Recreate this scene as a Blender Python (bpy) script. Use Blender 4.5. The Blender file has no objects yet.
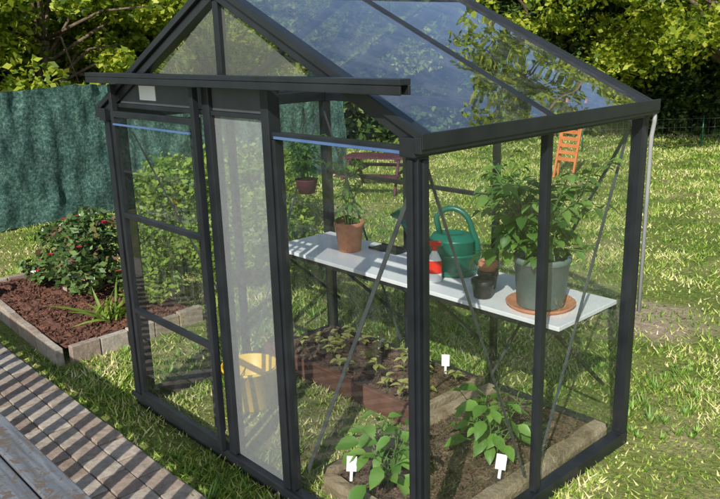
import bpy, math, random
import numpy as np
from mathutils import Vector, Matrix, noise
random.seed(7); rng=np.random.default_rng(11)
sc=bpy.context.scene
# ------------------------------------------------------------ helpers
def new_mat(name):
    m=bpy.data.materials.new(name); m.use_nodes=True
    nt=m.node_tree
    for n in list(nt.nodes): nt.nodes.remove(n)
    return m,nt,nt.nodes,nt.links
def ramp(N,stops):
    r=N.new('ShaderNodeValToRGB'); e=r.color_ramp.elements
    e[0].position=stops[0][0]; e[0].color=(*stops[0][1],1)
    e[1].position=stops[-1][0]; e[1].color=(*stops[-1][1],1)
    for p,c in stops[1:-1]:
        x=e.new(p); x.color=(*c,1)
    return r
def noise_tex(N,L,scale,detail=4,rough=.6,coord='Object',dist=0):
    tc=N.new('ShaderNodeTexCoord'); n=N.new('ShaderNodeTexNoise')
    n.inputs['Scale'].default_value=scale; n.inputs['Detail'].default_value=detail
    n.inputs['Roughness'].default_value=rough; n.inputs['Distortion'].default_value=dist
    L.new(tc.outputs[coord],n.inputs['Vector']); return n
def mat_noise(name,c1,c2,scale=8,rough=.7,bump=.2,metal=0,bscale=None,detail=3,spec=.5,c3=None):
    m,nt,N,L=new_mat(name)
    o=N.new('ShaderNodeOutputMaterial'); b=N.new('ShaderNodeBsdfPrincipled')
    n=noise_tex(N,L,scale,detail)
    st=[(.3,c1),(.7,c2)] if c3 is None else [(.28,c1),(.5,c2),(.72,c3)]
    r=ramp(N,st); L.new(n.outputs['Fac'],r.inputs[0]); L.new(r.outputs[0],b.inputs['Base Color'])
    b.inputs['Roughness'].default_value=rough; b.inputs['Metallic'].default_value=metal
    b.inputs['Specular IOR Level'].default_value=spec
    if bump>.06:
        n2=noise_tex(N,L,bscale or scale*3,3); bp=N.new('ShaderNodeBump')
        bp.inputs['Strength'].default_value=bump; bp.inputs['Distance'].default_value=.02
        L.new(n2.outputs['Fac'],bp.inputs['Height']); L.new(bp.outputs[0],b.inputs['Normal'])
    L.new(b.outputs[0],o.inputs[0]); return m
def mat_leaf(name,stops,trans=.35,rough=.5,bignoise=None,gloss=.3):
    m,nt,N,L=new_mat(name)
    o=N.new('ShaderNodeOutputMaterial'); b=N.new('ShaderNodeBsdfPrincipled')
    g=N.new('ShaderNodeNewGeometry')
    r=ramp(N,stops); src=g.outputs['Random Per Island']
    if bignoise:
        n=noise_tex(N,L,bignoise,2); a=N.new('ShaderNodeMath'); a.operation='MULTIPLY_ADD'
        L.new(n.outputs['Fac'],a.inputs[0]); a.inputs[1].default_value=2.4; a.inputs[2].default_value=-1.15
        a2=N.new('ShaderNodeMath'); a2.operation='ADD'; a2.use_clamp=True
        L.new(a.outputs[0],a2.inputs[0]); L.new(src,a2.inputs[1]); src=a2.outputs[0]
    L.new(src,r.inputs[0]); L.new(r.outputs[0],b.inputs['Base Color'])
    b.inputs['Roughness'].default_value=rough; b.inputs['Specular IOR Level'].default_value=gloss
    if trans>0:
        t=N.new('ShaderNodeBsdfTranslucent'); mx=N.new('ShaderNodeMixShader')
        mc=N.new('ShaderNodeMixRGB'); mc.blend_type='MULTIPLY'; mc.inputs[0].default_value=1
        L.new(r.outputs[0],mc.inputs[1]); mc.inputs[2].default_value=(1.6,1.55,.6,1)
        L.new(mc.outputs[0],t.inputs['Color'])
        mx.inputs[0].default_value=trans
        L.new(b.outputs[0],mx.inputs[1]); L.new(t.outputs[0],mx.inputs[2]); L.new(mx.outputs[0],o.inputs[0])
    else: L.new(b.outputs[0],o.inputs[0])
    return m
class MB:
    def __init__(s): s.v=[]; s.f=[]; s.m=[]; s.mats=[]; s.cur=0; s.sm=[]
    def mat(s,m):
        if m not in s.mats: s.mats.append(m)
        s.cur=s.mats.index(m); return s
    def add(s,vs,fs,smooth=False):
        o=len(s.v); s.v+= [tuple(v) for v in vs]
        for f in fs: s.f.append(tuple(i+o for i in f)); s.m.append(s.cur); s.sm.append(smooth)
    def box(s,x0,x1,y0,y1,z0,z1,rot=None,ctr=None):
        vs=[Vector((x,y,z)) for x in (x0,x1) for y in (y0,y1) for z in (z0,z1)]
        if rot is not None:
            c=Vector(ctr) if ctr is not None else Vector(((x0+x1)/2,(y0+y1)/2,(z0+z1)/2))
            vs=[rot@(v-c)+c for v in vs]
        s.add(vs,[(0,1,3,2),(4,6,7,5),(0,4,5,1),(2,3,7,6),(0,2,6,4),(1,5,7,3)])
    def beam(s,a,b,w,h,up=(0,0,1)):
        a=Vector(a); b=Vector(b); d=(b-a).normalized(); u=Vector(up)
        if abs(d.dot(u))>.98: u=Vector((0,1,0))
        r=d.cross(u).normalized(); u=r.cross(d).normalized()
        vs=[]
        for p in (a,b):
            for i,j in ((-1,-1),(1,-1),(1,1),(-1,1)): vs.append(p+r*i*w/2+u*j*h/2)
        s.add(vs,[(0,1,2,3),(7,6,5,4),(0,4,5,1),(1,5,6,2),(2,6,7,3),(3,7,4,0)])
    def tube(s,pts,rad,n=8,cap=True,smooth=True):
        pts=[Vector(p) for p in pts]
        if not hasattr(rad,'__len__'): rad=[rad]*len(pts)
        rings=[]; prev=None
        for i,p in enumerate(pts):
            d=(pts[min(i+1,len(pts)-1)]-pts[max(i-1,0)]).normalized()
            if prev is None:
                u=Vector((0,0,1)) if abs(d.z)<.9 else Vector((1,0,0))
            else: u=prev
            r=d.cross(u).normalized(); u=r.cross(d).normalized(); prev=u
            rings.append([p+(r*math.cos(2*math.pi*k/n)+u*math.sin(2*math.pi*k/n))*rad[i] for k in range(n)])
        vs=[v for r in rings for v in r]; fs=[]
        for i in range(len(pts)-1):
            for k in range(n): fs.append((i*n+k,i*n+(k+1)%n,(i+1)*n+(k+1)%n,(i+1)*n+k))
        if cap: fs.append(tuple(range(n))[::-1]); fs.append(tuple(range((len(pts)-1)*n,len(pts)*n)))
        s.add(vs,fs,smooth)
    def lathe(s,c,prof,n=28,sx=1,sy=1):
        vs=[];fs=[]
        for r,z in prof:
            for k in range(n):
                a=2*math.pi*k/n; vs.append((c[0]+sx*r*math.cos(a),c[1]+sy*r*math.sin(a),c[2]+z))
        for i in range(len(prof)-1):
            for k in range(n): fs.append((i*n+k,i*n+(k+1)%n,(i+1)*n+(k+1)%n,(i+1)*n+k))
        s.add(vs,fs,True)
    def disc(s,c,r,n=24):
        s.add([(c[0]+r*math.cos(2*math.pi*k/n),c[1]+r*math.sin(2*math.pi*k/n),c[2]) for k in range(n)],[tuple(range(n))])
    def obj(s,name,parent=None,bevel=0):
        me=bpy.data.meshes.new(name); me.from_pydata(s.v,[],s.f)
        for m in s.mats: me.materials.append(m)
        me.polygons.foreach_set('material_index',s.m); me.polygons.foreach_set('use_smooth',s.sm); me.update()
        o=bpy.data.objects.new(name,me); sc.collection.objects.link(o)
        if bevel:
            b=o.modifiers.new('bevel','BEVEL'); b.width=bevel; b.segments=2; b.limit_method='ANGLE'
        if parent: o.parent=parent
        return o
def empty(name):
    o=bpy.data.objects.new(name,None); sc.collection.objects.link(o); o.empty_display_size=.1; return o
def np_mesh(name,V,nper,mat,parent=None,faces=None):
    n=V.shape[0]; me=bpy.data.meshes.new(name)
    me.vertices.add(n*nper); me.vertices.foreach_set('co',V.reshape(-1).astype(np.float32))
    if faces is None: faces=[list(range(nper))]
    base=np.arange(n)[:,None]*nper
    fl=[np.array(f) for f in faces]
    per=[len(f) for f in fl]; tmpl=np.concatenate(fl)
    loops=(base+tmpl[None,:]).reshape(-1)
    tot=np.tile(np.array(per),n); starts=np.concatenate([[0],np.cumsum(tot)[:-1]])
    me.loops.add(len(loops)); me.loops.foreach_set('vertex_index',loops.astype(np.int32))
    me.polygons.add(len(tot)); me.polygons.foreach_set('loop_start',starts.astype(np.int32)); me.polygons.foreach_set('loop_total',tot.astype(np.int32))
    me.materials.append(mat); me.update(calc_edges=True); me.validate()
    o=bpy.data.objects.new(name,me); sc.collection.objects.link(o)
    if parent: o.parent=parent
    return o
def unit(v): return v/np.maximum(np.linalg.norm(v,axis=-1,keepdims=True),1e-9)
def leaf_quads(C,size,updir=.5,aspect=.5):
    n=len(C); a=unit(rng.normal(size=(n,3))*[1,1,.6]+[0,0,-.25]); nn=unit(rng.normal(size=(n,3))+[0,0,updir*2])
    b=unit(np.cross(a,nn)); s=(size*(.6+.8*rng.random(n)))[:,None]
    nn=np.cross(a,b)
    p0=C-a*s*.5; p2=C+a*s*.5; p1=C+b*s*aspect*.5+nn*s*.08-a*s*.08; p3=C-b*s*aspect*.5+nn*s*.08-a*s*.08
    return np.stack([p0,p1,p2,p3],1)
# ------------------------------------------------------------ materials
M_frame=mat_noise('anthracite_aluminium',(.011,.013,.016),(.021,.024,.028),6,.34,0,spec=.5)
M_frame2=mat_noise('grey_header_panel',(.045,.05,.055),(.07,.076,.08),4,.45,0)
M_silver=mat_noise('light_grey_pipe',(.30,.31,.31),(.40,.40,.40),6,.4,0)
M_galv=mat_noise('brace_metal',(.05,.058,.065),(.09,.10,.105),10,.4,0,metal=.2)
M_white=mat_noise('white_laminate',(.70,.72,.75),(.80,.81,.82),5,.35,0)
M_label=mat_noise('white_plastic_label',(.75,.75,.75),(.85,.85,.85),5,.5,0)
M_blue=mat_noise('blue_strip',(.06,.12,.25),(.09,.16,.31),6,.5,0)
M_terra=mat_noise('terracotta',(.44,.17,.085),(.58,.27,.15),18,.8,.15)
M_potg=mat_noise('grey_green_pot',(.12,.17,.16),(.17,.23,.21),9,.5,.08)
M_black=mat_noise('black_plastic',(.012,.013,.015),(.03,.03,.032),12,.45,0)
M_teal=mat_noise('green_plastic',(.004,.10,.065),(.01,.15,.10),5,.35,0)
M_red=mat_noise('red_plastic',(.50,.015,.01),(.65,.03,.02),5,.35,0)
M_purple=mat_noise('purple_paint',(.06,.012,.03),(.10,.022,.05),8,.6,0,spec=.2)
M_orange=mat_noise('orange_wood',(.50,.13,.03),(.62,.2,.06),9,.6,0)
M_yellow=mat_noise('yellow_plastic',(.78,.50,.02),(.85,.60,.04),5,.4,0)
M_soil=mat_noise('soil',(.05,.03,.018),(.13,.08,.052),14,.95,.9,bscale=60,c3=(.22,.145,.095))
M_mulch=mat_noise('mulch',(.09,.04,.024),(.22,.095,.058),20,.9,.9,bscale=60)
M_log=mat_noise('timber_edging',(.14,.10,.06),(.28,.21,.135),7,.85,.5,bscale=40,c3=(.38,.30,.21))
M_board=mat_noise('red_brown_board',(.09,.035,.024),(.17,.08,.05),7,.7,.2)
M_bark=mat_noise('bark',(.09,.065,.045),(.24,.18,.12),9,.9,.8,bscale=22)
M_stem=mat_noise('green_stem',(.07,.15,.03),(.12,.22,.05),9,.6,0)
M_wstem=mat_noise('woody_stem',(.10,.08,.05),(.16,.13,.08),9,.8,0)
M_grass=mat_leaf('grass_blades',[(0,(.06,.14,.016)),(.3,(.15,.26,.035)),(.62,(.29,.39,.065)),(.85,(.48,.50,.14)),(1,(.68,.62,.32))],0,.6,bignoise=1.3,gloss=.15)
M_tuft=mat_leaf('grass_tufts',[(0,(.06,.14,.018)),(.5,(.15,.28,.04)),(1,(.27,.40,.08))],0,.5,gloss=.3)
M_cherry=mat_leaf('tree_leaves_light',[(0,(.04,.08,.009)),(.3,(.16,.24,.02)),(.7,(.36,.43,.04)),(1,(.54,.56,.09))],.42,.45)
M_dark=mat_leaf('tree_leaves_dark',[(0,(.012,.03,.008)),(.6,(.04,.08,.018)),(1,(.10,.15,.035))],0,.5)
M_hedge=mat_leaf('hedge_leaves',[(0,(.012,.028,.008)),(.5,(.04,.08,.016)),(1,(.13,.19,.035))],0,.5)
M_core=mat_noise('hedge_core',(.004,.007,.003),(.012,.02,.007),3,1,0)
M_broad=mat_leaf('broad_leaves',[(0,(.08,.19,.03)),(.5,(.15,.31,.05)),(1,(.25,.42,.09))],.3,.4,gloss=.5)
M_tom=mat_leaf('pot_plant_leaves',[(0,(.05,.13,.022)),(.5,(.11,.23,.045)),(1,(.20,.34,.07))],.3,.45,gloss=.4)
M_seed=mat_leaf('seedling_leaves',[(0,(.28,.32,.08)),(.5,(.42,.44,.14)),(1,(.55,.54,.22))],.3,.5)
M_rose=mat_leaf('rose_leaves',[(0,(.03,.065,.018)),(.5,(.08,.145,.035)),(.85,(.14,.23,.06)),(1,(.18,.08,.05))],0,.35,gloss=.6)
M_shrub=mat_leaf('shrub_leaves',[(0,(.08,.15,.02)),(.5,(.19,.30,.045)),(1,(.34,.44,.08))],.3,.45)
M_petal=mat_leaf('red_petals',[(0,(.4,.01,.03)),(1,(.7,.06,.1))],.3,.5)
def mat_glass(name,ior,dust_glare,tint,rough=.01,gain=1.0,wob=0):
    m,nt,N,L=new_mat(name)
    o=N.new('ShaderNodeOutputMaterial'); t=N.new('ShaderNodeBsdfTransparent'); t.inputs[0].default_value=(*tint,1)
    g=N.new('ShaderNodeBsdfGlossy'); g.inputs['Roughness'].default_value=rough; g.inputs['Color'].default_value=(1,1,1,1)
    if wob:
        n0=noise_tex(N,L,1.6,1); bp=N.new('ShaderNodeBump'); bp.inputs['Strength'].default_value=wob; bp.inputs['Distance'].default_value=.05
        L.new(n0.outputs['Fac'],bp.inputs['Height']); L.new(bp.outputs[0],g.inputs['Normal'])
    mu=N.new('ShaderNodeMath'); mu.operation='MULTIPLY'; mu.use_clamp=True; mu.inputs[1].default_value=gain
    lw=N.new('ShaderNodeLayerWeight'); lw.inputs['Blend'].default_value=.5
    pw=N.new('ShaderNodeMath'); pw.operation='POWER'; pw.inputs[1].default_value=4.5
    L.new(lw.outputs['Facing'],pw.inputs[0])
    ma=N.new('ShaderNodeMath'); ma.operation='MULTIPLY_ADD'; r0=((ior-1)/(ior+1))**2*1.6
    ma.inputs[1].default_value=1-r0; ma.inputs[2].default_value=r0
    L.new(pw.outputs[0],ma.inputs[0]); L.new(ma.outputs[0],mu.inputs[0])
    mx=N.new('ShaderNodeMixShader'); L.new(mu.outputs[0],mx.inputs[0]); L.new(t.outputs[0],mx.inputs[1]); L.new(g.outputs[0],mx.inputs[2])
    if dust_glare:
        d=N.new('ShaderNodeBsdfDiffuse'); d.inputs[0].default_value=(.6,.62,.6,1)  # pale noisy film: dust, plus glare on the panes put into the colour
        n=noise_tex(N,L,6,4,.75,dist=1.0); r=ramp(N,[(.45,(dust_glare*.3,)*3),(.75,(dust_glare*2.5,)*3)]); L.new(n.outputs['Fac'],r.inputs[0])
        m2=N.new('ShaderNodeMixShader'); L.new(r.outputs[0],m2.inputs[0]); L.new(mx.outputs[0],m2.inputs[1]); L.new(d.outputs[0],m2.inputs[2])
        L.new(m2.outputs[0],o.inputs[0])
    else: L.new(mx.outputs[0],o.inputs[0])
    return m
M_glass=mat_glass('wall_glass',1.5,.014,(.95,.975,.96),0.0,1.1)
M_roof=mat_glass('roof_glass',1.5,.035,(.94,.97,.97),.0,2.0,.1)
def mat_frost(name,fac,col,amp):
    m,nt,N,L=new_mat(name)
    o=N.new('ShaderNodeOutputMaterial'); t=N.new('ShaderNodeBsdfTransparent'); t.inputs[0].default_value=(.9,.9,.9,1)
    b=N.new('ShaderNodeBsdfPrincipled'); b.inputs['Base Color'].default_value=(*col,1); b.inputs['Roughness'].default_value=.3
    n=noise_tex(N,L,30,4,.8); a=N.new('ShaderNodeMath'); a.operation='MULTIPLY_ADD'; a.inputs[1].default_value=amp; a.inputs[2].default_value=fac-amp/2
    L.new(n.outputs['Fac'],a.inputs[0])
    mx=N.new('ShaderNodeMixShader'); L.new(a.outputs[0],mx.inputs[0]); L.new(t.outputs[0],mx.inputs[1]); L.new(b.outputs[0],mx.inputs[2])
    L.new(mx.outputs[0],o.inputs[0]); return m
M_frost=mat_frost('frosted_panel',.44,(.36,.38,.38),.24)
M_frostg=mat_frost('frosted_gable',.26,(.30,.32,.28),.2)
# ------------------------------------------------------------ ground
def mat_ground():
    m,nt,N,L=new_mat('lawn_soil')
    o=N.new('ShaderNodeOutputMaterial'); b=N.new('ShaderNodeBsdfPrincipled'); b.inputs['Roughness'].default_value=.95; b.inputs['Specular IOR Level'].default_value=.1
    n=noise_tex(N,L,.8,5,.65); n2=noise_tex(N,L,30,3,.7)
    r=ramp(N,[(.3,(.09,.15,.03)),(.5,(.19,.22,.06)),(.66,(.36,.31,.17))]); L.new(n.outputs['Fac'],r.inputs[0])
    r2=ramp(N,[(.3,(.5,.5,.5)),(.7,(1.25,1.25,1.2))]); L.new(n2.outputs['Fac'],r2.inputs[0])
    mx=N.new('ShaderNodeMixRGB'); mx.blend_type='MULTIPLY'; mx.inputs[0].default_value=1
    L.new(r.outputs[0],mx.inputs[1]); L.new(r2.outputs[0],mx.inputs[2])
    tc=N.new('ShaderNodeTexCoord'); vm=N.new('ShaderNodeVectorMath'); vm.operation='DISTANCE'; vm.inputs[1].default_value=(-.75,3.3,0)
    L.new(tc.outputs['Object'],vm.inputs[0]); nn=noise_tex(N,L,3,3)
    ad=N.new('ShaderNodeMath'); ad.operation='MULTIPLY_ADD'; ad.inputs[1].default_value=.9; L.new(nn.outputs['Fac'],ad.inputs[0]); L.new(vm.outputs['Value'],ad.inputs[2])
    rr=ramp(N,[(.75,(1,1,1)),(1.0,(0,0,0))]); L.new(ad.outputs[0],rr.inputs[0])
    m3=N.new('ShaderNodeMixRGB'); L.new(rr.outputs[0],m3.inputs[0]); L.new(mx.outputs[0],m3.inputs[1])
    n4=noise_tex(N,L,18,5,.75); r4=ramp(N,[(.3,(.22,.16,.10)),(.7,(.46,.38,.27))]); L.new(n4.outputs['Fac'],r4.inputs[0]); L.new(r4.outputs[0],m3.inputs[2])
    L.new(m3.outputs[0],b.inputs['Base Color'])
    bp=N.new('ShaderNodeBump'); bp.inputs['Strength'].default_value=.8; bp.inputs['Distance'].default_value=.02
    L.new(n2.outputs['Fac'],bp.inputs['Height']); L.new(bp.outputs[0],b.inputs['Normal'])
    L.new(b.outputs[0],o.inputs[0]); return m
g=MB().mat(mat_ground()); S=400
g.add([(-S,-S,0),(S,-S,0),(S,S,0),(-S,S,0)],[(0,1,2,3)]); g.obj('ground')
# grass
def field(N,power=1.35):
    az0=math.radians(90+46.9)
    r=2.0+16*rng.random(N)**power; a=az0+(rng.random(N)-.5)*math.radians(88)
    X=1.7+r*np.cos(a); Y=-1.84+r*np.sin(a)
    keep=np.ones(N,bool)
    keep&=~((Y<-.27+.03*np.sin(X*5)+rng.normal(size=N)*.02))
    keep&=~((X>-5.2)&(X<-3.1)&(Y>-.15)&(Y<.95))
    keep&=~((X>-2.2)&(X<-.85)&(Y>.86)&(Y<1.54))
    keep&=~((X>-.78)&(X<-.03)&(Y>.16)&(Y<1.54))
    keep&=~((X>-2.3)&(X<0.03)&((abs(Y)<.035)|(abs(Y-1.51)<.03)))
    keep&=~((Y>-.03)&(Y<1.57)&((abs(X)<.03)|(abs(X+2.24)<.03)))
    dp=np.sqrt((X+.75)**2+(Y-3.3)**2)+.25*np.sin(X*7)*np.sin(Y*6); keep&=~((dp<.85)&(rng.random(N)<.93*np.clip(1-dp/.85,0,1)**.5))
    return X[keep],Y[keep],r[keep]
X,Y,r=field(380000)
nz=np.array([noise.noise(Vector((x*.9,y*.9,0)))+.6*noise.noise(Vector((x*2.6,y*2.6,2))) for x,y in zip(X,Y)])
k_=~((nz>.08)&(rng.random(len(X))<.6)); X,Y,r,nz=X[k_],Y[k_],r[k_],nz[k_]; n=len(X)
h=(.012+.026*rng.random(n)**1.7)*(1+.04*r)*(1-.8*np.clip(nz,-.8,.7)); w=(.0026+.002*rng.random(n))*(1+.14*r)
an=rng.random(n)*6.283; l=rng.normal(size=(n,2))*h[:,None]*.7
P=np.stack([X,Y,np.zeros(n)],1); dx=np.stack([np.cos(an)*w,np.sin(an)*w,np.zeros(n)],1)
tip=P+np.stack([l[:,0],l[:,1],h],1)
go=np_mesh('grass',np.stack([P-dx,P+dx,tip],1),3,M_grass)
tx,ty,trr=field(3000,1.2); tn=np.array([noise.noise(Vector((x*.7,y*.7,9))) for x,y in zip(tx,ty)]); kk=tn>-.05; tx,ty,trr=tx[kk],ty[kk],trr[kk]
nb=26; n=len(tx)*nb; sz=np.repeat(.35+.9*rng.random(len(tx))**1.5,nb)
ph_=rng.random(n)*6.283; rd=np.abs(rng.normal(size=n))*.035*sz
P=np.stack([np.repeat(tx,nb)+rd*np.cos(ph_),np.repeat(ty,nb)+rd*np.sin(ph_),np.zeros(n)],1)
h=(.025+.045*rng.random(n))*sz; ww=(.003+.002*rng.random(n))*(1+.1*np.repeat(trr,nb)); an=ph_+1.57
dx=np.stack([np.cos(an)*ww,np.sin(an)*ww,np.zeros(n)],1)
tip=P+np.stack([np.cos(ph_)*h*.7,np.sin(ph_)*h*.7,h],1)
np_mesh('tufts',np.stack([P-dx,P+dx,tip],1),3,M_tuft,go)
# ------------------------------------------------------------ brick path
mb,nt,Nn,L=new_mat('path_bricks')
o=Nn.new('ShaderNodeOutputMaterial'); b=Nn.new('ShaderNodeBsdfPrincipled'); ge=Nn.new('ShaderNodeNewGeometry')
rr=ramp(Nn,[(0,(.30,.22,.17)),(.4,(.40,.33,.27)),(.75,(.47,.41,.35)),(1,(.33,.25,.20))]); L.new(ge.outputs['Random Per Island'],rr.inputs[0])
nn=noise_tex(Nn,L,28,4,.7); r3=ramp(Nn,[(.3,(.6,.6,.57)),(.7,(1.15,1.15,1.1))]); L.new(nn.outputs['Fac'],r3.inputs[0])
mm=Nn.new('ShaderNodeMixRGB'); mm.blend_type='MULTIPLY'; mm.inputs[0].default_value=1; L.new(rr.outputs[0],mm.inputs[1]); L.new(r3.outputs[0],mm.inputs[2])
L.new(mm.outputs[0],b.inputs['Base Color']); b.inputs['Roughness'].default_value=.9
bp=Nn.new('ShaderNodeBump'); bp.inputs['Strength'].default_value=.5; bp.inputs['Distance'].default_value=.01; L.new(nn.outputs['Fac'],bp.inputs['Height']); L.new(bp.outputs[0],b.inputs['Normal'])
L.new(b.outputs[0],o.inputs[0]); M_brick=mb
M_joint=mat_noise('sandy_joint',(.12,.10,.07),(.22,.19,.14),30,.95,.4)
p=MB().mat(M_joint); p.add([(-12,-1.6,.012),(2,-1.6,.012),(2,-.285,.012),(-12,-.285,.012)],[(0,1,2,3)])
p.mat(M_brick)
for j in range(9):
    y1=-.29-j*.145
    off=.1*(j%2)
    for i in range(66):
        x0=-12+off+i*.215
        if x0>1.8: continue
        rz=Matrix.Rotation(random.gauss(0,.012),3,'Z')@Matrix.Rotation(random.gauss(0,.018),3,'X')
        zt=.021+random.gauss(0,.003)
        x1=x0+.206+random.gauss(0,.002)
        p.box(x0,x1,y1-.138,y1,-.02,zt,rz)
p.obj('brick_path',bevel=.004)
# ------------------------------------------------------------ wooden railing
def mat_weather():
    m,nt,N,L=new_mat('weathered_paint_wood')
    o=N.new('ShaderNodeOutputMaterial'); b=N.new('ShaderNodeBsdfPrincipled'); b.inputs['Roughness'].default_value=.85
    tc=N.new('ShaderNodeTexCoord'); mp=N.new('ShaderNodeMapping'); mp.inputs['Scale'].default_value=(3,40,40); L.new(tc.outputs['Object'],mp.inputs[0])
    n=N.new('ShaderNodeTexNoise'); n.inputs['Scale'].default_value=1.5; n.inputs['Detail'].default_value=5; L.new(mp.outputs[0],n.inputs['Vector'])
    r=ramp(N,[(.3,(.08,.09,.10)),(.55,(.15,.165,.18)),(.75,(.24,.25,.26))]); L.new(n.outputs['Fac'],r.inputs[0])
    n2=noise_tex(N,L,22,6,.75,dist=.8); r2=ramp(N,[(.52,(0,0,0)),(.55,(1,1,1))]); L.new(n2.outputs['Fac'],r2.inputs[0])
    mx=N.new('ShaderNodeMixRGB'); L.new(r2.outputs[0],mx.inputs[0]); L.new(r.outputs[0],mx.inputs[1]); mx.inputs[2].default_value=(.13,.10,.075,1)
    L.new(mx.outputs[0],b.inputs['Base Color'])
    bp=N.new('ShaderNodeBump'); bp.inputs['Strength'].default_value=.6; bp.inputs['Distance'].default_value=.004; L.new(n2.outputs['Fac'],bp.inputs['Height']); L.new(bp.outputs[0],b.inputs['Normal'])
    L.new(b.outputs[0],o.inputs[0]); return m
w=MB().mat(mat_weather())
w.box(-4.6,1.0,-1.318,-1.235,.965,1.0); w.box(-4.6,1.0,-1.42,-1.324,.965,.999)
w.box(-4.6,1.0,-1.35,-1.30,.92,.962)
x=-4.55
while x<.95:
    w.box(x,x+.068,-1.345,-1.315,.0,.918); x+=.15
w.obj('wooden_railing',bevel=.004)
# ------------------------------------------------------------ greenhouse
W,D,H,RZ=2.24,1.51,1.70,2.24
gh=empty('greenhouse')
f=MB().mat(M_frame)
c=.028
f.box(-W-.03,.03,-.03,.03,.0,.07); f.box(-W-.03,.03,D-.03,D+.03,.0,.07)
f.box(-.03,.03,.031,D-.031,.001,.068); f.box(-W-.03,-W+.03,.031,D-.031,.001,.068)
f.box(-W-.045,.045,-.045,-.031,.05,.08)
for (x,y) in ((0,0),(0,D),(-W,0),(-W,D)): f.box(x-c,x+c,y-c,y+c,.071,H-.03)
f.box(.0285,.04,-.012,.012,.08,H-.04); f.box(-.012,.012,-.04,-.0285,.09,H-.04)
f.box(-.018,.018,D/2-.018,D/2+.018,.07,H-.03); f.box(-W-.02,-W+.02,D/2-.02,D/2+.02,.07,H-.03)
for x in (-1.49,-.81): f.box(x-.016,x+.016,D-.018,D+.018,.07,H-.03)
f.box(-1.474,-.826,D-.012,D+.012,1.18,1.205)
f.box(-W+.03,-1.506,D-.012,D+.012,1.18,1.205)
f.box(-.035,.035,-.05,D+.03,H-.03,H+.035); f.box(.036,.068,-.055,D+.035,H-.015,H+.04)
f.box(.069,.074,-.055,D+.035,H+.0,H+.052)
f.box(-W-.035,-W+.035,-.05,D+.03,H-.03,H+.035)
f.box(-W-.075,-W-.036,-.05,D+.03,H-.015,H+.045)
f.box(-W+.036,-.036,D-.022,D+.022,H-.03,H+.02)
f.box(-.775,-.036,-.02,.02,H-.028,H+.0)
f.box(-1.262,-1.208,-.03,.03,.08,1.875); f.box(-.825,-.775,-.03,.03,.08,1.875)
f.box(-.772,-.752,-.022,.022,.08,H-.03)
f.box(-2.165,-2.11,-.026,.026,.08,1.76)
f.box(-2.19,-.775,-.024,.024,1.876,1.905)
f.box(-2.165,-1.263,-.022,.022,1.745,1.765); f.box(-1.207,-.826,-.022,.022,1.745,1.765)
f.mat(M_frame2)
f.box(-2.11,-1.264,-.012,.012,1.766,1.875); f.box(-1.206,-.827,-.012,.012,1.766,1.875)
f.mat(M_frame)
f.box(-2.20,.055,-.135,-.085,1.905,1.925); f.box(-2.20,.055,-.135,-.127,1.875,1.904); f.box(-2.20,.055,-.095,-.085,1.875,1.904)
for x in (-2.08,-1.24,-.8,-.25): f.box(x-.02,x+.02,-.084,-.025,1.885,1.915)
for y in (0,D):
    f.beam((.03,y,H+.02),(-W/2,y,RZ+.02),.05,.06,(0,0,1)); f.beam((-W-.03,y,H+.02),(-W/2,y,RZ+.02),.05,.06,(0,0,1))
f.beam((.06,-.035,H+.035),(-W/2,-.035,RZ+.05),.016,.03); f.beam((-W-.06,-.035,H+.035),(-W/2,-.035,RZ+.05),.016,.03)
f.box(-W/2-.02,-W/2+.02,-.018,.018,1.906,RZ); f.box(-W/2-.018,-W/2+.018,D-.018,D+.018,H,RZ)
f.box(-.774,-.36,-.014,.014,1.88,1.902)
f.beam((.03,D/2,H+.025),(-W/2,D/2,RZ+.025),.032,.03); f.beam((-W-.03,D/2,H+.025),(-W/2,D/2,RZ+.025),.032,.03)
f.box(-W/2-.04,-W/2+.04,-.06,D+.06,RZ+.01,RZ+.055)
f.obj('frame',gh,bevel=.004)
d=MB().mat(M_frame)
x0,x1=-2.10,-1.275; yd0,yd1=-.068,-.038
d.box(x0,x0+.03,yd0,yd1,.09,1.865); d.box(x1-.03,x1,yd0,yd1,.09,1.865)
d.box(x0+.03,x1-.03,yd0,yd1,.09,.14); d.box(x0+.03,x1-.03,yd0,yd1,1.70,1.73)
for z in (1.18,.64): d.box(x0+.03,x1-.03,yd0,yd1,z-.014,z+.014)
d.box(-1.50,-1.475,.036,.056,.1,1.72); d.box(-1.44,-1.42,.036,.056,.1,1.72)
d.obj('door_frame',gh,bevel=.003)
d=MB().mat(M_glass); d.add([(x0+.025,-.053,.12),(x1-.025,-.053,.12),(x1-.025,-.053,1.72),(x0+.025,-.053,1.72)],[(0,1,2,3)]); d.obj('door_glass',gh)
gl=MB().mat(M_glass)
def quad(mb,*p): mb.add(p,[tuple(range(len(p)))])
quad(gl,(-.75,0,.07),(-.028,0,.07),(-.028,0,H-.02),(-.75,0,H-.02))
quad(gl,(0,.028,.07),(0,D/2-.018,.07),(0,D/2-.018,H-.03),(0,.028,H-.03))
quad(gl,(0,D/2+.018,.07),(0,D-.028,.07),(0,D-.028,H-.03),(0,D/2+.018,H-.03))
quad(gl,(-W,.028,.07),(-W,D-.028,.07),(-W,D-.028,H-.03),(-W,.028,H-.03))
quad(gl,(-W+.028,D,.07),(-.028,D,.07),(-.028,D,H-.03),(-W+.028,D,H-.03))
quad(gl,(-W+.1,D,H+.02),(-.1,D,H+.02),(-W/2,D,RZ-.03))
gl.obj('wall_glazing',gh)
fr=MB().mat(M_frost); quad(fr,(-1.208,-.004,.08),(-.825,-.004,.08),(-.825,-.004,1.745),(-1.208,-.004,1.745)); fr.obj('frosted_panel',gh)
fr=MB().mat(M_frostg)
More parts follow.
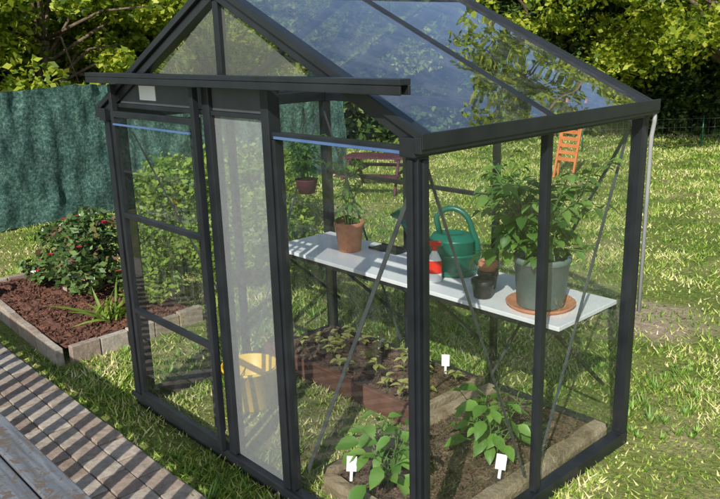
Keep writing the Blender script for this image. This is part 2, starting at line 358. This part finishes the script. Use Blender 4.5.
quad(fr,(-1.70,.002,1.906),(-W/2-.02,.002,1.906),(-W/2-.02,.002,RZ-.03)); quad(fr,(-W/2+.02,.002,1.906),(-.54,.002,1.906),(-W/2+.02,.002,RZ-.03)); fr.obj('gable_panel',gh)
rf=MB().mat(M_roof)
for ya,yb in ((.02,D/2-.018),(D/2+.018,D-.02)):
    quad(rf,(.02,ya,H+.04),(.02,yb,H+.04),(-W/2+.03,yb,RZ+.02),(-W/2+.03,ya,RZ+.02))
    quad(rf,(-W-.02,ya,H+.04),(-W-.02,yb,H+.04),(-W/2-.03,yb,RZ+.02),(-W/2-.03,ya,RZ+.02))
rf.obj('roof_glazing',gh)
br=MB().mat(M_galv)
br.beam((-.04,.04,1.60),(-.72,.04,.18),.018,.004,(0,1,0))
br.beam((-.03,.08,1.62),(-.03,.72,.14),.004,.013,(1,0,0)); br.beam((-.03,1.46,1.62),(-.03,.82,.14),.004,.013,(1,0,0))
br.beam((-W+.04,D-.04,1.6),(-1.52,D-.04,.16),.016,.004,(0,1,0)); br.beam((-.04,D-.04,1.6),(-.78,D-.04,.16),.016,.004,(0,1,0))
br.beam((-W+.03,.1,1.6),(-W+.03,.74,.16),.004,.016,(1,0,0))
br.beam((-W+.03,1.43,1.6),(-W+.03,.8,.16),.004,.016,(1,0,0))
br.obj('braces',gh)
bl=MB().mat(M_blue); bl.box(-.745,-.045,-.032,-.023,1.676,1.686); bl.box(-2.06,-1.31,-.078,-.070,1.660,1.669); bl.obj('blue_strip',gh)
dp=MB().mat(M_silver); dp.tube([(.055,D+.02,H),(.055,D+.025,H-.05),(.038,D+.04,H-.12),(.038,D+.04,.72)],.010,10); dp.obj('downpipe',gh)
lb=MB().mat(M_label); lb.box(-1.86,-1.70,-.0155,-.0125,1.79,1.86); lb.obj('sticker',gh)
# ------------------------------------------------------------ shelf
sh=empty('shelf_table'); ZS=.78
s=MB().mat(M_white); s.box(-2.19,-.04,.965,1.475,ZS-.022,ZS); s.obj('top',sh,bevel=.003)
s=MB().mat(M_frame)
s.box(-2.19,-.04,.975,.995,ZS-.047,ZS-.0235); s.box(-2.19,-.04,1.45,1.47,ZS-.047,ZS-.0235)
for x in (-2.1,-1.49,-.81,-.08):
    s.box(x-.012,x+.012,.996,1.449,ZS-.045,ZS-.0245); s.beam((x,1.0,ZS-.05),(x,1.46,.32),.016,.016)
s.obj('brackets',sh)
# ------------------------------------------------------------ pots / plants
def pot(name,c,r,h,mat,saucer=None,parent=None,rim=.018,taper=.72,soil=True):
    m=MB().mat(mat)
    prof=[(0,.001),(r*taper,.001),(r*taper+.002,.004),(r*.93,h-rim*1.4),(r*.93+.004,h-rim*1.35),(r,h-rim*1.2),(r,h-.003),(r-.003,h),(r-.010,h),(r-.014,h-.004),(r*.88-.008,h*.8),(0,h*.8)]
    if saucer:
        m.mat(saucer); m.lathe(c,[(0,.001),(r*1.08,.001),(r*1.2,.022),(r*1.18,.024),(r*1.04,.008),(0,.008)]); m.mat(mat)
        c=(c[0],c[1],c[2]+.009)
    m.lathe(c,prof)
    if soil: m.mat(M_soil); m.disc((c[0],c[1],c[2]+h*.86),r*.92)
    return m.obj(name,parent)
def leaf_mesh(vs,fs,base,dirv,nrm,L,Wd,curl=.25):
    d=dirv.normalized(); s=d.cross(nrm).normalized(); n=s.cross(d).normalized(); o=len(vs)
    st=[(0,.02),(.2,.38),(.45,.5),(.72,.36),(1,.0)]
    for t,wd in st:
        ctr=base+d*L*t-n*curl*L*t*t
        vs+= [ctr-s*Wd*wd+n*Wd*wd*.35, ctr, ctr+s*Wd*wd+n*Wd*wd*.35]
    for i in range(4):
        a=o+i*3; fs+= [(a,a+1,a+4,a+3),(a+1,a+2,a+5,a+4)]
def plant(name,base,h,rad,nstem,nleaf,L,Wd,mleaf,mstem,parent=None,lowest=.15,droop=.25,compound=0,seed=1,stemr=.004,lean=None):
    R=random.Random(seed); base=Vector(base); vs=[];fs=[]
    sm=MB().mat(mstem)
    for k in range(nstem):
        a=R.random()*6.28; rr=rad*(.15+.6*R.random()) if nstem>1 else rad*.05
        tip=base+Vector((math.cos(a)*rr,math.sin(a)*rr,h*(.7+.3*R.random())))
        b0=base+Vector((math.cos(a),math.sin(a),0))*min(.02,rad*.1)
        pts=[]
        for i in range(7):
            t=i/6; q=b0.lerp(tip,t); q+=Vector((R.gauss(0,.006),R.gauss(0,.006),0))*(1 if 0<i else 0); q.z=b0.z+(tip.z-b0.z)*t**.9; pts.append(q)
        sm.tube(pts,[stemr*(1-.6*i/6) for i in range(7)],6)
        for j in range(nleaf):
            t=lowest+(1-lowest)*(j+R.random()*.6)/nleaf; i=min(5,int(t*6)); p0=pts[i].lerp(pts[i+1],min(1,t*6-i))
            aa=j*2.4+R.random()*.8+k; el=R.uniform(-.05,.7)+t*.3
            dv=Vector((math.cos(aa)*math.cos(el),math.sin(aa)*math.cos(el),math.sin(el)))
            pl=rad*(.25+.45*R.random())*(1.15-.6*t); p1=p0+dv*pl
            sm.tube([p0,p0.lerp(p1,.5)+Vector((0,0,pl*.08)),p1],[stemr*.45]*3,5)
            sc_=(.6+.6*R.random())*(1.1-.35*t)
            dd=(dv+Vector((0,0,-.35-R.random()*.5))).normalized()
            if compound:
                for q in range(compound):
                    tq=.35+.65*q/compound; pc=p0.lerp(p1,tq)
                    side=dv.cross(Vector((0,0,1))).normalized()*(1 if q%2 else -1)
                    ld=(dd*.6+side*(1.0 if q<compound-1 else 0)+Vector((0,0,R.uniform(-.3,.2))))
                    leaf_mesh(vs,fs,pc,ld,Vector((R.gauss(0,.25),R.gauss(0,.25),1)),L*sc_*R.uniform(.7,1.1),Wd*sc_,droop*R.uniform(.3,2))
            else:
                leaf_mesh(vs,fs,p1,dd,Vector((R.gauss(0,.3),R.gauss(0,.3),1)),L*sc_,Wd*sc_,droop*R.uniform(.4,1.7))
    root=parent or empty(name)
    sm.obj('stems',root)
    lm=MB().mat(mleaf); lm.add(vs,fs,True); lm.obj('leaves',root)
    return root
e=empty('potted_plant'); pot('pot',(-1.72,1.23,ZS+.001),.095,.185,M_terra,None,e)
plant('p',(-1.72,1.23,ZS+.15),.5,.16,4,10,.075,.03,M_tom,M_stem,e,compound=3,seed=3,lowest=.1)
e=empty('potted_plant'); pot('pot',(-.27,1.16,ZS+.001),.14,.245,M_potg,M_terra,e,rim=.022,taper=.8)
plant('p',(-.29,1.14,ZS+.2),.47,.38,12,11,.085,.05,M_tom,M_stem,e,compound=4,seed=17,lowest=.12,stemr=.005)
e=empty('hanging_basket'); hb=MB().mat(M_purple); hb.lathe((-2.02,1.15,1.12),[(0,0),(.05,.0),(.07,.08),(.075,.09),(.065,.09),(0,.08)])
hb.mat(M_black)
for k in range(3):
    a=k*2.09; hb.tube([(-2.02+.07*math.cos(a),1.15+.07*math.sin(a),1.21),(-2.02,1.15,1.66)],.0015,4)
hb.obj('basket',e); plant('p',(-2.02,1.15,1.20),.3,.22,8,8,.06,.03,M_tom,M_stem,e,compound=3,seed=9)
pot('plant_pot',(-.55,1.07,ZS+.001),.06,.095,M_black)
pot('plant_pot',(-.62,1.20,ZS+.001),.055,.10,M_black); pot('plant_pot',(-.62,1.20,ZS+.065),.05,.085,M_terra,taper=.7)
tr=MB().mat(M_black); tr.box(-1.66,-1.42,1.34,1.45,ZS+.001,ZS+.006); tr.box(-1.66,-1.42,1.335,1.3395,ZS+.001,ZS+.016); tr.box(-1.66,-1.42,1.4505,1.455,ZS+.001,ZS+.016); tr.obj('seed_tray')
def watering_can(c,rot,sc_=1,name='watering_can'):
    m=MB().mat(M_teal)
    m.lathe((0,0,0),[(0,0),(.098,0),(.108,.006),(.11,.03),(.105,.032),(.11,.036),(.104,.17),(.108,.175),(.1,.18),(.085,.205),(.06,.21),(.058,.205),(0,.19)],32,1.12,.85)
    m.lathe((0,0,0),[(.113,.10),(.1135,.105),(.113,.11),(.109,.112)],32,1.12,.85)
    m.tube([(.10,0,.04),(.16,0,.08),(.22,0,.19),(.27,0,.27)],[.03,.022,.015,.012],12)
    m.tube([(.262,0,.26),(.285,0,.292),(.29,0,.30)],[.013,.035,.036],16)
    pts=[(.06+.0,0,.19)]+[(-.0+.10*math.cos(t),0,.21+.12*math.sin(t)) for t in [math.radians(q) for q in range(35,185,15)]]+[(-.125,0,.17),(-.13,0,.10),(-.115,0,.06)]
    m.tube(pts,[.014]*len(pts),10)
    ob=m.obj(name); ob.location=c; ob.rotation_euler=(0,0,rot); ob.scale=(sc_,)*3; return ob
watering_can((-.93,1.28,ZS+.001),math.radians(205),1.12)
watering_can((-4.75,-.12,.0),math.radians(200),1.1,'watering_can')
m=MB().mat(M_label); m.lathe((0,0,0),[(0,0),(.036,0),(.04,.006),(.04,.05)],20,1,.75)
m.mat(M_red); m.lathe((0,0,0),[(.0402,.05),(.0405,.1),(.038,.12)],20,1,.75); m.mat(M_label); m.lathe((0,0,0),[(.038,.12),(.024,.15),(.014,.17),(.014,.18)],20,1,.75)
m.mat(M_red); m.lathe((0,0,0),[(.016,.175),(.017,.2),(.0,.2)],16); m.box(-.055,.035,-.011,.011,.2,.225); m.box(-.068,-.055,-.008,.008,.204,.22); m.beam((-.03,0,.2),(-.045,0,.155),.014,.008,(1,0,0))
ob=m.obj('spray_bottle',bevel=.002); ob.location=(-.90,1.10,ZS+.001); ob.rotation_euler=(0,0,.6)
m=MB().mat(M_yellow); m.lathe((0,0,0),[(0,.0),(.115,0),(.12,.005),(.158,.235),(.168,.238),(.168,.25),(.158,.252),(.153,.245),(.118,.015),(0,.015)],32)
m.mat(M_galv); m.tube([(.165*math.cos(t),.165*math.sin(t)*.8-.05*math.sin(t),.24-.12*math.sin(t)) for t in [math.pi*k/12 for k in range(13)]],.003,6)
ob=m.obj('yellow_bucket'); ob.location=(-1.74,.44,.005); ob.rotation_euler=(0,0,2.4)
# ------------------------------------------------------------ indoor beds
def soil_patch(m,x0,x1,y0,y1,z,amp,nx=50,ny=30):
    vs=[];fs=[]
    for j in range(ny+1):
        for i in range(nx+1):
            x=x0+(x1-x0)*i/nx; y=y0+(y1-y0)*j/ny
            e_=min(i,nx-i,j,ny-j)/4; e_=min(1,e_)
            vs.append((x,y,z+amp*e_*(noise.noise(Vector((x*9,y*9,z)))+.6*noise.noise(Vector((x*25,y*25,1))))))
    for j in range(ny):
        for i in range(nx):
            a=j*(nx+1)+i; fs.append((a,a+1,a+nx+2,a+nx+1))
    m.add(vs,fs,True)
def crumbs(name,n,x0,x1,y0,y1,z,size,mat,parent,long=1.0):
    C=np.stack([x0+(x1-x0)*rng.random(n),y0+(y1-y0)*rng.random(n),z+size*.3*rng.random(n)],1)
    a=unit(rng.normal(size=(n,3))*[1,1,.35]); b_=unit(np.cross(a,rng.normal(size=(n,3)))); c_=np.cross(a,b_)
    s_=(size*(.4+rng.random(n)))[:,None]
    V=np.stack([C-a*s_*.5*long,C+b_*s_*.25,C+a*s_*.5*long,C-b_*s_*.25,C+c_*s_*.25],1)
    return np_mesh(name,V,5,mat,parent,[[0,1,4],[1,2,4],[2,3,4],[3,0,4]])
bd=empty('raised_bed'); m=MB().mat(M_soil); soil_patch(m,-2.19,-.87,.90,1.48,.085,.03); m.obj('soil',bd)
m=MB().mat(M_board); m.box(-2.20,-.85,.865,.895,.005,.135); m.mat(M_log); m.box(-.868,-.83,.90,1.47,.006,.12); m.obj('boards',bd,bevel=.004)
crumbs('crumbs',2500,-2.17,-.88,.91,1.46,.09,.022,M_soil,bd)
bd2=empty('raised_bed'); m=MB().mat(M_soil); soil_patch(m,-.76,-.12,.2,1.48,.06,.03); m.obj('soil',bd2)
m=MB().mat(M_log)
def timber(m,p0,p1,w_,h_,n=10,z=0.005):
    p0=Vector(p0);p1=Vector(p1); d_=(p1-p0).normalized(); s_=Vector((-d_.y,d_.x,0)); R=random.Random(int(p0.x*100)); vs=[];fs=[]
    for i in range(n+1):
        q=p0.lerp(p1,i/n)
        for (a_,b_) in ((-.5,0),(-.5,.72),(-.36,1),(.36,1),(.5,.72),(.5,0)):
            v=q+s_*(a_*w_+R.gauss(0,.0025)); vs.append((v.x,v.y,z+b_*h_+(R.gauss(0,.003) if b_ else 0)))
    for i in range(n):
        for k in range(5): fs.append((i*6+k,i*6+k+1,(i+1)*6+k+1,(i+1)*6+k))
    fs.append((5,4,3,2,1,0)); fs.append(tuple(n*6+k for k in range(6)))
    m.add(vs,fs)
timber(m,(-.095,.19,0),(-.09,1.47,0),.085,.10); timber(m,(-.775,.2,0),(-.77,1.46,0),.075,.09); timber(m,(-.735,.17,0),(-.14,.165,0),.07,.085)
m.obj('timber_edging',bd2)
crumbs('crumbs',2500,-.74,-.14,.22,1.46,.065,.022,M_soil,bd2)
plant('leafy_plant',(-.33,.88,.05),.36,.22,9,7,.115,.075,M_broad,M_stem,compound=0,seed=21,lowest=.2,stemr=.005,droop=.3)
plant('leafy_plant',(-.50,.33,.05),.34,.22,9,6,.12,.068,M_broad,M_stem,compound=0,seed=33,lowest=.2,stemr=.005,droop=.3)
sd=empty('seedlings'); R=random.Random(4); lv=[];lf=[]; sm=MB().mat(M_stem)
for i in range(24):
    x=-1.98+.045*i+R.gauss(0,.04) ; y=[1.0,1.16,1.32][i%3]+R.gauss(0,.04); z=.09
    hh=R.uniform(.06,.15); sm.tube([(x,y,z),(x+R.gauss(0,.01),y,z+hh)],.002,5)
    for k in range(7):
        a=k*1.05+R.random(); leaf_mesh(lv,lf,Vector((x,y,z+hh*R.uniform(.5,1))),Vector((math.cos(a),math.sin(a),.4)),Vector((0,0,1)),R.uniform(.04,.075),.034,.4)
sm.obj('stems',sd); m=MB().mat(M_seed); m.add(lv,lf,True); m.obj('leaves',sd)
def tag(x,y,z,rz,tilt=.3,s=1):
    m=MB().mat(M_label); m.box(-.022*s,.022*s,-.001,.001,.04,.10*s); m.box(-.007,.007,-.001,.001,-.03,.04)
    o=m.obj('plant_label'); o.location=(x,y,z); o.rotation_euler=(-tilt,.12,rz)
tag(-1.08,1.40,.09,.9,.5,1.1); tag(-.17,.72,.07,.6,.6,1.1); tag(-.66,.24,.06,.9,.55,1.1); tag(-1.65,1.40,.09,.7,.3,.8)
# ------------------------------------------------------------ flower bed
fb=empty('flower_bed'); m=MB().mat(M_mulch); soil_patch(m,-5.1,-3.2,-.06,.95,.09,.05,70,40); m.obj('mulch',fb)
crumbs('mulch_chips',9000,-5.08,-3.22,-.04,.93,.09,.045,M_mulch,fb,1.4)
m=MB().mat(M_brick)
def brickline(p0,p1,n,hh=.12,th=.055):
    p0=Vector(p0);p1=Vector(p1); dv=(p1-p0)/n; ang=math.atan2(dv.y,dv.x)
    for i in range(n):
        c_=p0+dv*(i+.5); Ln=dv.length-.008
        rot=Matrix.Rotation(ang+random.gauss(0,.02),3,'Z')@Matrix.Rotation(random.gauss(0,.03),3,'X')
        m.box(c_.x-Ln/2,c_.x+Ln/2,c_.y-th/2,c_.y+th/2,-.02,hh+random.gauss(0,.006),rot)
brickline((-5.15,-.03,0),(-3.13,-.13,0),10); brickline((-3.13,-.06,0),(-3.2,1.0,0),5); brickline((-5.15,.03,0),(-5.15,1.0,0),5)
brickline((-6.6,.25,0),(-5.25,.1,0),6)
m.obj('brick_edging',fb,bevel=.006)
def bush(name,c,rx,ry,h,n,leaf,mat,stems=6,petals=0,base=.1,clusters=18):
    e=empty(name); m=MB().mat(M_wstem); R=random.Random(int(abs(c[0])*100+c[1]*10)); cl=[]
    for k in range(clusters):
        a=R.random()*6.28; q=R.random()**.5; zz=base+(h-base)*(.15+.8*R.random()); f_=math.sin(math.pi*min(.95,max(.12,zz/h)))**.5
        cc=(c[0]+rx*q*math.cos(a)*f_,c[1]+ry*q*math.sin(a)*f_,c[2]+zz); cl.append(cc)
        if k<stems*2: m.tube([(c[0]+R.gauss(0,.03),c[1]+R.gauss(0,.03),c[2]),(c[0]*.5+cc[0]*.5,c[1]*.5+cc[1]*.5,c[2]+zz*.55),cc],[.008,.006,.003],6)
    m.obj('stems',e)
    cl=np.array(cl); idx=rng.integers(0,len(cl),n); rad_=min(rx,ry)*.42
    C=cl[idx]+unit(rng.normal(size=(n,3)))*(rad_*rng.random(n)**.5)[:,None]*[1,1,.8]; C=C[C[:,2]>c[2]+.03]
    np_mesh('leaves',leaf_quads(C,leaf,.5,.55),4,mat,e)
    if petals:
        mp=MB().mat(M_petal)
        for k in range(petals):
            cc=cl[R.randrange(len(cl))]; d_=Vector((R.gauss(.5,1),R.gauss(-.6,1),abs(R.gauss(0,1)))).normalized(); p0=Vector(cc)+d_*rad_*1.0
            pv=[];pf=[]
            for q in range(7):
                a=q*.9; leaf_mesh(pv,pf,p0,Vector((math.cos(a),math.sin(a),.6)),Vector((0,0,1)),.028,.028,.2)
            mp.add(pv,pf,True)
        mp.obj('flowers',e)
    return e
bush('rose_bush',(-4.2,.58,.08),.46,.40,.62,3200,.062,M_rose,12,14,clusters=28)
bush('rose_bush',(-4.75,.35,.08),.18,.16,.25,500,.05,M_rose,6,2,clusters=8)
bush('rose_bush',(-3.6,.78,.08),.28,.24,.42,1300,.05,M_shrub,6,0,clusters=14)
e=empty('strap_leaf_plant'); R=random.Random(8); lv=[];lf=[]
for k in range(46):
    a=R.random()*6.28; el=R.uniform(.5,1.3); leaf_mesh(lv,lf,Vector((-3.5+R.gauss(0,.06),.42+R.gauss(0,.06),.07)),Vector((math.cos(a)*math.cos(el),math.sin(a)*math.cos(el),math.sin(el))),Vector((math.cos(a+1.3)*.5,math.sin(a+1.3)*.5,1)),R.uniform(.16,.32),.025,R.uniform(.2,.7))
m=MB().mat(M_shrub); m.add(lv,lf,True); m.obj('leaves',e)
bush('green_shrub',(-4.6,1.7,.0),.75,.6,.95,8000,.06,M_shrub,8,0,clusters=34)
bush('green_shrub',(-3.6,1.75,.0),.6,.5,.75,6000,.055,M_shrub,8,0,clusters=30)
bush('green_shrub',(-5.4,3.0,.0),.8,.7,.9,6000,.065,M_shrub,8,0,clusters=30)
# ------------------------------------------------------------ green net fence
def mat_net():
    m,nt,N,L=new_mat('green_windbreak_net')
    o=N.new('ShaderNodeOutputMaterial'); b=N.new('ShaderNodeBsdfPrincipled'); b.inputs['Roughness'].default_value=.8; b.inputs['Specular IOR Level'].default_value=.2
    n=noise_tex(N,L,26,5,.85); n2=noise_tex(N,L,1.6,4)
    r=ramp(N,[(.36,(.012,.042,.036)),(.5,(.05,.115,.098)),(.64,(.17,.26,.225))]); L.new(n.outputs['Fac'],r.inputs[0])
    r2=ramp(N,[(.3,(.65,.65,.65)),(.7,(1.35,1.35,1.3))]); L.new(n2.outputs['Fac'],r2.inputs[0])
    mx=N.new('ShaderNodeMixRGB'); mx.blend_type='MULTIPLY'; mx.inputs[0].default_value=1; L.new(r.outputs[0],mx.inputs[1]); L.new(r2.outputs[0],mx.inputs[2])
    L.new(mx.outputs[0],b.inputs['Base Color'])
    bp=N.new('ShaderNodeBump'); bp.inputs['Strength'].default_value=.7; bp.inputs['Distance'].default_value=.03; L.new(n.outputs['Fac'],bp.inputs['Height']); L.new(bp.outputs[0],b.inputs['Normal'])
    L.new(b.outputs[0],o.inputs[0]); return m
M_net=mat_net()
fn=empty('net_fence'); m=MB().mat(M_net)
ny,nz_=420,36; y0,y1=-6,6.4; vs=[];fs=[]
for j in range(nz_+1):
    for i in range(ny+1):
        y=y0+(y1-y0)*i/ny; z=j/nz_
        ph=(y%2.0)/2.0; sag=-.045*math.sin(math.pi*ph)*z
        x=-7.5+.07*noise.noise(Vector((y*2.2,z*2,0)))+.05*noise.noise(Vector((y*7,z*5,3)))+.008*math.sin(y*31+2*z)*(.5+z*.5)
        vs.append((x,y,.02+z*1.62+sag+.015*noise.noise(Vector((y*6,0,5)))))
for j in range(nz_):
    for i in range(ny):
        a=j*(ny+1)+i; fs.append((a,a+1,a+ny+2,a+ny+1))
m.add(vs,fs,True); m.obj('net',fn)
m=MB().mat(M_teal)
for y in range(-6,7,2): m.tube([(-7.60,y,0),(-7.60,y,1.60)],.022,8)
m.mat(M_galv); m.tube([(-7.57,-6,1.6),(-7.57,6.4,1.6)],.003,5); m.obj('posts',fn)
# ------------------------------------------------------------ trees
def tree(name,base,th,tr,cr,ztop,zlow,nclump,nleaf,leaf,mat,seed,droop=0,lean=(0,0)):
    R=random.Random(seed); e=empty(name); m=MB().mat(M_bark); bx,by=base
    top=Vector((bx+lean[0],by+lean[1],th))
    pts=[Vector((bx,by,-.1)).lerp(top,i/6)+Vector((R.gauss(0,.04),R.gauss(0,.04),0)) for i in range(7)]
    m.tube(pts,[tr*1.35,tr*1.05,tr*.95,tr*.9,tr*.85,tr*.8,tr*.75],12)
    cl=[]
    for k in range(nclump):
        a=R.random()*6.283; q=R.random()**.45; t=R.random()**1.15; z=zlow+(ztop-zlow)*t
        prof=(math.sin(math.pi*(.18+.8*t)))**.6
        cx=bx+cr*q*math.cos(a)*prof+lean[0]; cy=by+cr*q*math.sin(a)*prof+lean[1]
        z-=droop*q*R.random()
        cl.append((cx,cy,max(z,.5)))
    for k in range(min(26,nclump)):
        cc=Vector(cl[k]); s0=pts[3+k%4]; mid=s0.lerp(cc,.5)+Vector((0,0,.35*R.random()+.15))
        m.tube([s0,mid,cc],[tr*.35,tr*.2,tr*.06],7)
    m.obj('trunk',e)
    cl=np.array(cl); szs=.35+.55*rng.random(len(cl)); idx=rng.integers(0,len(cl),nleaf)
    C=cl[idx]+unit(rng.normal(size=(nleaf,3)))*(szs[idx]*cr*.19*(rng.random(nleaf)**.45)+.05)[:,None]*[1.1,1.1,.7]
    C=C[C[:,2]>.4]
    np_mesh('leaves',leaf_quads(C,leaf,.4,.6),4,mat,e)
tree('cherry_tree',(-3.6,12.3),2.6,.19,3.2,7.0,2.0,190,38000,.115,M_cherry,1,1.0)
tree('cherry_tree',(-7.4,12.3),2.4,.15,3.0,6.6,1.9,190,38000,.115,M_cherry,2,.9)
tree('cherry_tree',(-10.6,8.9),2.4,.15,2.8,6.0,1.8,130,28000,.12,M_cherry,3,.6)
tree('cherry_tree',(-13.2,6.4),2.4,.16,2.8,6.0,1.6,120,26000,.13,M_cherry,5,.6)
tree('cherry_tree',(-10.4,2.8),2.2,.10,2.5,5.0,1.1,210,46000,.11,M_cherry,8,.4)
tree('cherry_tree',(-11.0,.2),2.2,.12,2.5,5.0,1.1,190,38000,.11,M_cherry,19,.4)
tree('cherry_tree',(-.8,16.5),2.6,.17,3.2,7,1.6,110,20000,.14,M_cherry,13,.8)
tree('tall_tree',(-12.5,15.5),4,.3,4.2,12,2,130,16000,.24,M_cherry,21)
tree('tall_tree',(-6.5,19),4,.3,4.6,14,2.6,150,22000,.24,M_cherry,22)
tree('tall_tree',(-2.0,21),4,.3,4.6,13,2,120,15000,.24,M_dark,25)
tree('tall_tree',(-18,9),4,.3,4.4,11,2,110,13000,.24,M_dark,23)
tree('tall_tree',(-15,-1),4,.3,4.2,9,1.5,110,16000,.2,M_dark,24)
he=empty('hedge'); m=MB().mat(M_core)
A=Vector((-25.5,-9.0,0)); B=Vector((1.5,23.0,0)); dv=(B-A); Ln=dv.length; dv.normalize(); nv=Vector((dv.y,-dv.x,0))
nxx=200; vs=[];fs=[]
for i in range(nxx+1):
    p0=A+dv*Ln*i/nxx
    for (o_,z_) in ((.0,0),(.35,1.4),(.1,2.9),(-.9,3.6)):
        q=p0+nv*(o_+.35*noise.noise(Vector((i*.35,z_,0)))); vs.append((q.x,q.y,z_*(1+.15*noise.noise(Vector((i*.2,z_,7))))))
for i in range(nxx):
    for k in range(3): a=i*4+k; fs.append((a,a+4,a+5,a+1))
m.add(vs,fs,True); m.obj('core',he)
n=60000; t=rng.random(n)*Ln; z=3.7*rng.random(n)**.9; off=.35+.35*np.sin(t*1.7)*.5+.5*rng.random(n)-.25*(z>2.7)
bump_=np.array([noise.noise(Vector((a_*.8,b_*1.2,0))) for a_,b_ in zip(t,z)])*.7
C=np.stack([A.x+dv.x*t+nv.x*(off+bump_),A.y+dv.y*t+nv.y*(off+bump_),z],1)
np_mesh('leaves',leaf_quads(C,.17,.4,.55),4,M_hedge,he)
for i,(x,y,s_) in enumerate([(-5.6,14.0,.8),(-9.3,12.0,.9),(-12,9.2,1.0),(-2.6,15.5,.9),(-14.5,5.8,1.0)]):
    bush('garden_shrub',(x,y,0),1.1*s_,.8*s_,1.1*s_,4500,.11,M_hedge if i!=2 else M_shrub,6,0,clusters=26)
m=MB().mat(M_teal); p0=Vector((-5.6,10.4,0)); p1=Vector((-1.2,15.1,0))
for k in range(7):
    q=p0.lerp(p1,k/6); m.tube([q,q+Vector((0,0,.6))],.010,6)
m.mat(M_galv)
for z in (.1,.25,.4,.55): m.tube([p0+Vector((0,0,z)),p1+Vector((0,0,z))],.003,4)
for k in range(64):
    q=p0.lerp(p1,k/63); m.tube([q+Vector((0,0,.05)),q+Vector((0,0,.55))],.002,4)
m.obj('wire_fence')
pb=empty('purple_picnic_bench'); m=MB().mat(M_purple)
for k in range(4): m.box(-.45,.45,-.24+k*.122,-.24+k*.122+.11,.47,.495)
for s_ in (-1,1):
    for k in range(2): m.box(-.45,.45,s_*.5-.1+k*.105,s_*.5-.1+k*.105+.095,.27,.292)
    m.box(s_*.33-.02,s_*.33+.02,-.6,.6,.235,.268); m.box(s_*.33-.02,s_*.33+.02,-.24,.24,.435,.468)
    m.beam((s_*.36,-.18,.46),(s_*.36,-.42,0),.03,.05,(0,1,0)); m.beam((s_*.36,.18,.46),(s_*.36,.42,0),.03,.05,(0,1,0))
m.obj('frame',pb,bevel=.004); pb.location=(-5.95,5.6,0); pb.rotation_euler=(0,0,.5)
oc=empty('orange_folding_chair'); m=MB().mat(M_orange)
for x in (-.14,.14):
    m.beam((x,0,0),(x,.28,1.15),.03,.045,(0,1,0)); m.beam((x*.85,.12,0),(x*.85,.16,.95),.025,.04,(0,1,0))
for k in range(9): t=.25+k*.085; m.beam((-.14,.28*t-.02,1.15*t),(.14,.28*t-.02,1.15*t),.018,.055)
m.obj('frame',oc,bevel=.003); oc.location=(-4.40,7.9,0); oc.rotation_euler=(0,.06,.25)
ph=empty('playhouse'); m=MB().mat(M_log)
for x in (-.6,.6):
    for y in (-.45,.45): m.box(x-.04,x+.04,y-.04,y+.04,0,1.25)
for k in range(6): m.box(-.56,.56,.44,.46,.1+k*.17,.1+k*.17+.15)
for k in range(3): m.box(-.56,.56,-.46,-.44,.1+k*.17,.1+k*.17+.15)
m.mat(M_red); m.beam((0,-.62,1.55),(0,.62,1.55),.06,.03)
m.add([(-.8,-.62,1.25),(-.8,.62,1.25),(0,.62,1.6),(0,-.62,1.6),(.8,-.62,1.25),(.8,.62,1.25)],[(0,1,2,3),(3,2,5,4)])
m.obj('house',ph); ph.location=(-9.4,6.9,0); ph.rotation_euler=(0,0,.8); ph.scale=(.7,.7,.64)
# ------------------------------------------------------------ camera, light
cam=bpy.data.cameras.new('camera'); co=bpy.data.objects.new('camera',cam); sc.collection.objects.link(co); sc.camera=co
co.location=(1.70471,-1.83967,2.03814); co.rotation_euler=(1.30413,0.02794,0.81859)
cam.sensor_width=36; cam.sensor_fit='HORIZONTAL'; cam.lens=36*760.477/720; cam.clip_start=.05; cam.clip_end=2000
el=math.radians(35); sd_=Vector((.5,-.866,0)).normalized()
sdir=Vector((sd_.x*math.cos(el),sd_.y*math.cos(el),math.sin(el)))
sun=bpy.data.lights.new('sun','SUN'); so=bpy.data.objects.new('sun',sun); sc.collection.objects.link(so)
sun.energy=5.0; sun.angle=math.radians(.5); sun.color=(1,.96,.88)
so.rotation_euler=(-sdir).to_track_quat('-Z','Y').to_euler()
wd=bpy.data.worlds.new('World'); sc.world=wd; wd.use_nodes=True; nt=wd.node_tree
bg=nt.nodes['Background']; sk=nt.nodes.new('ShaderNodeTexSky'); sk.sky_type='NISHITA'; sk.sun_disc=False
sk.sun_elevation=el; sk.sun_rotation=math.atan2(sd_.x,sd_.y); nt.links.new(sk.outputs[0],bg.inputs[0]); bg.inputs[1].default_value=.15
sc.view_settings.view_transform='Standard'; sc.view_settings.look='None'; sc.view_settings.exposure=0
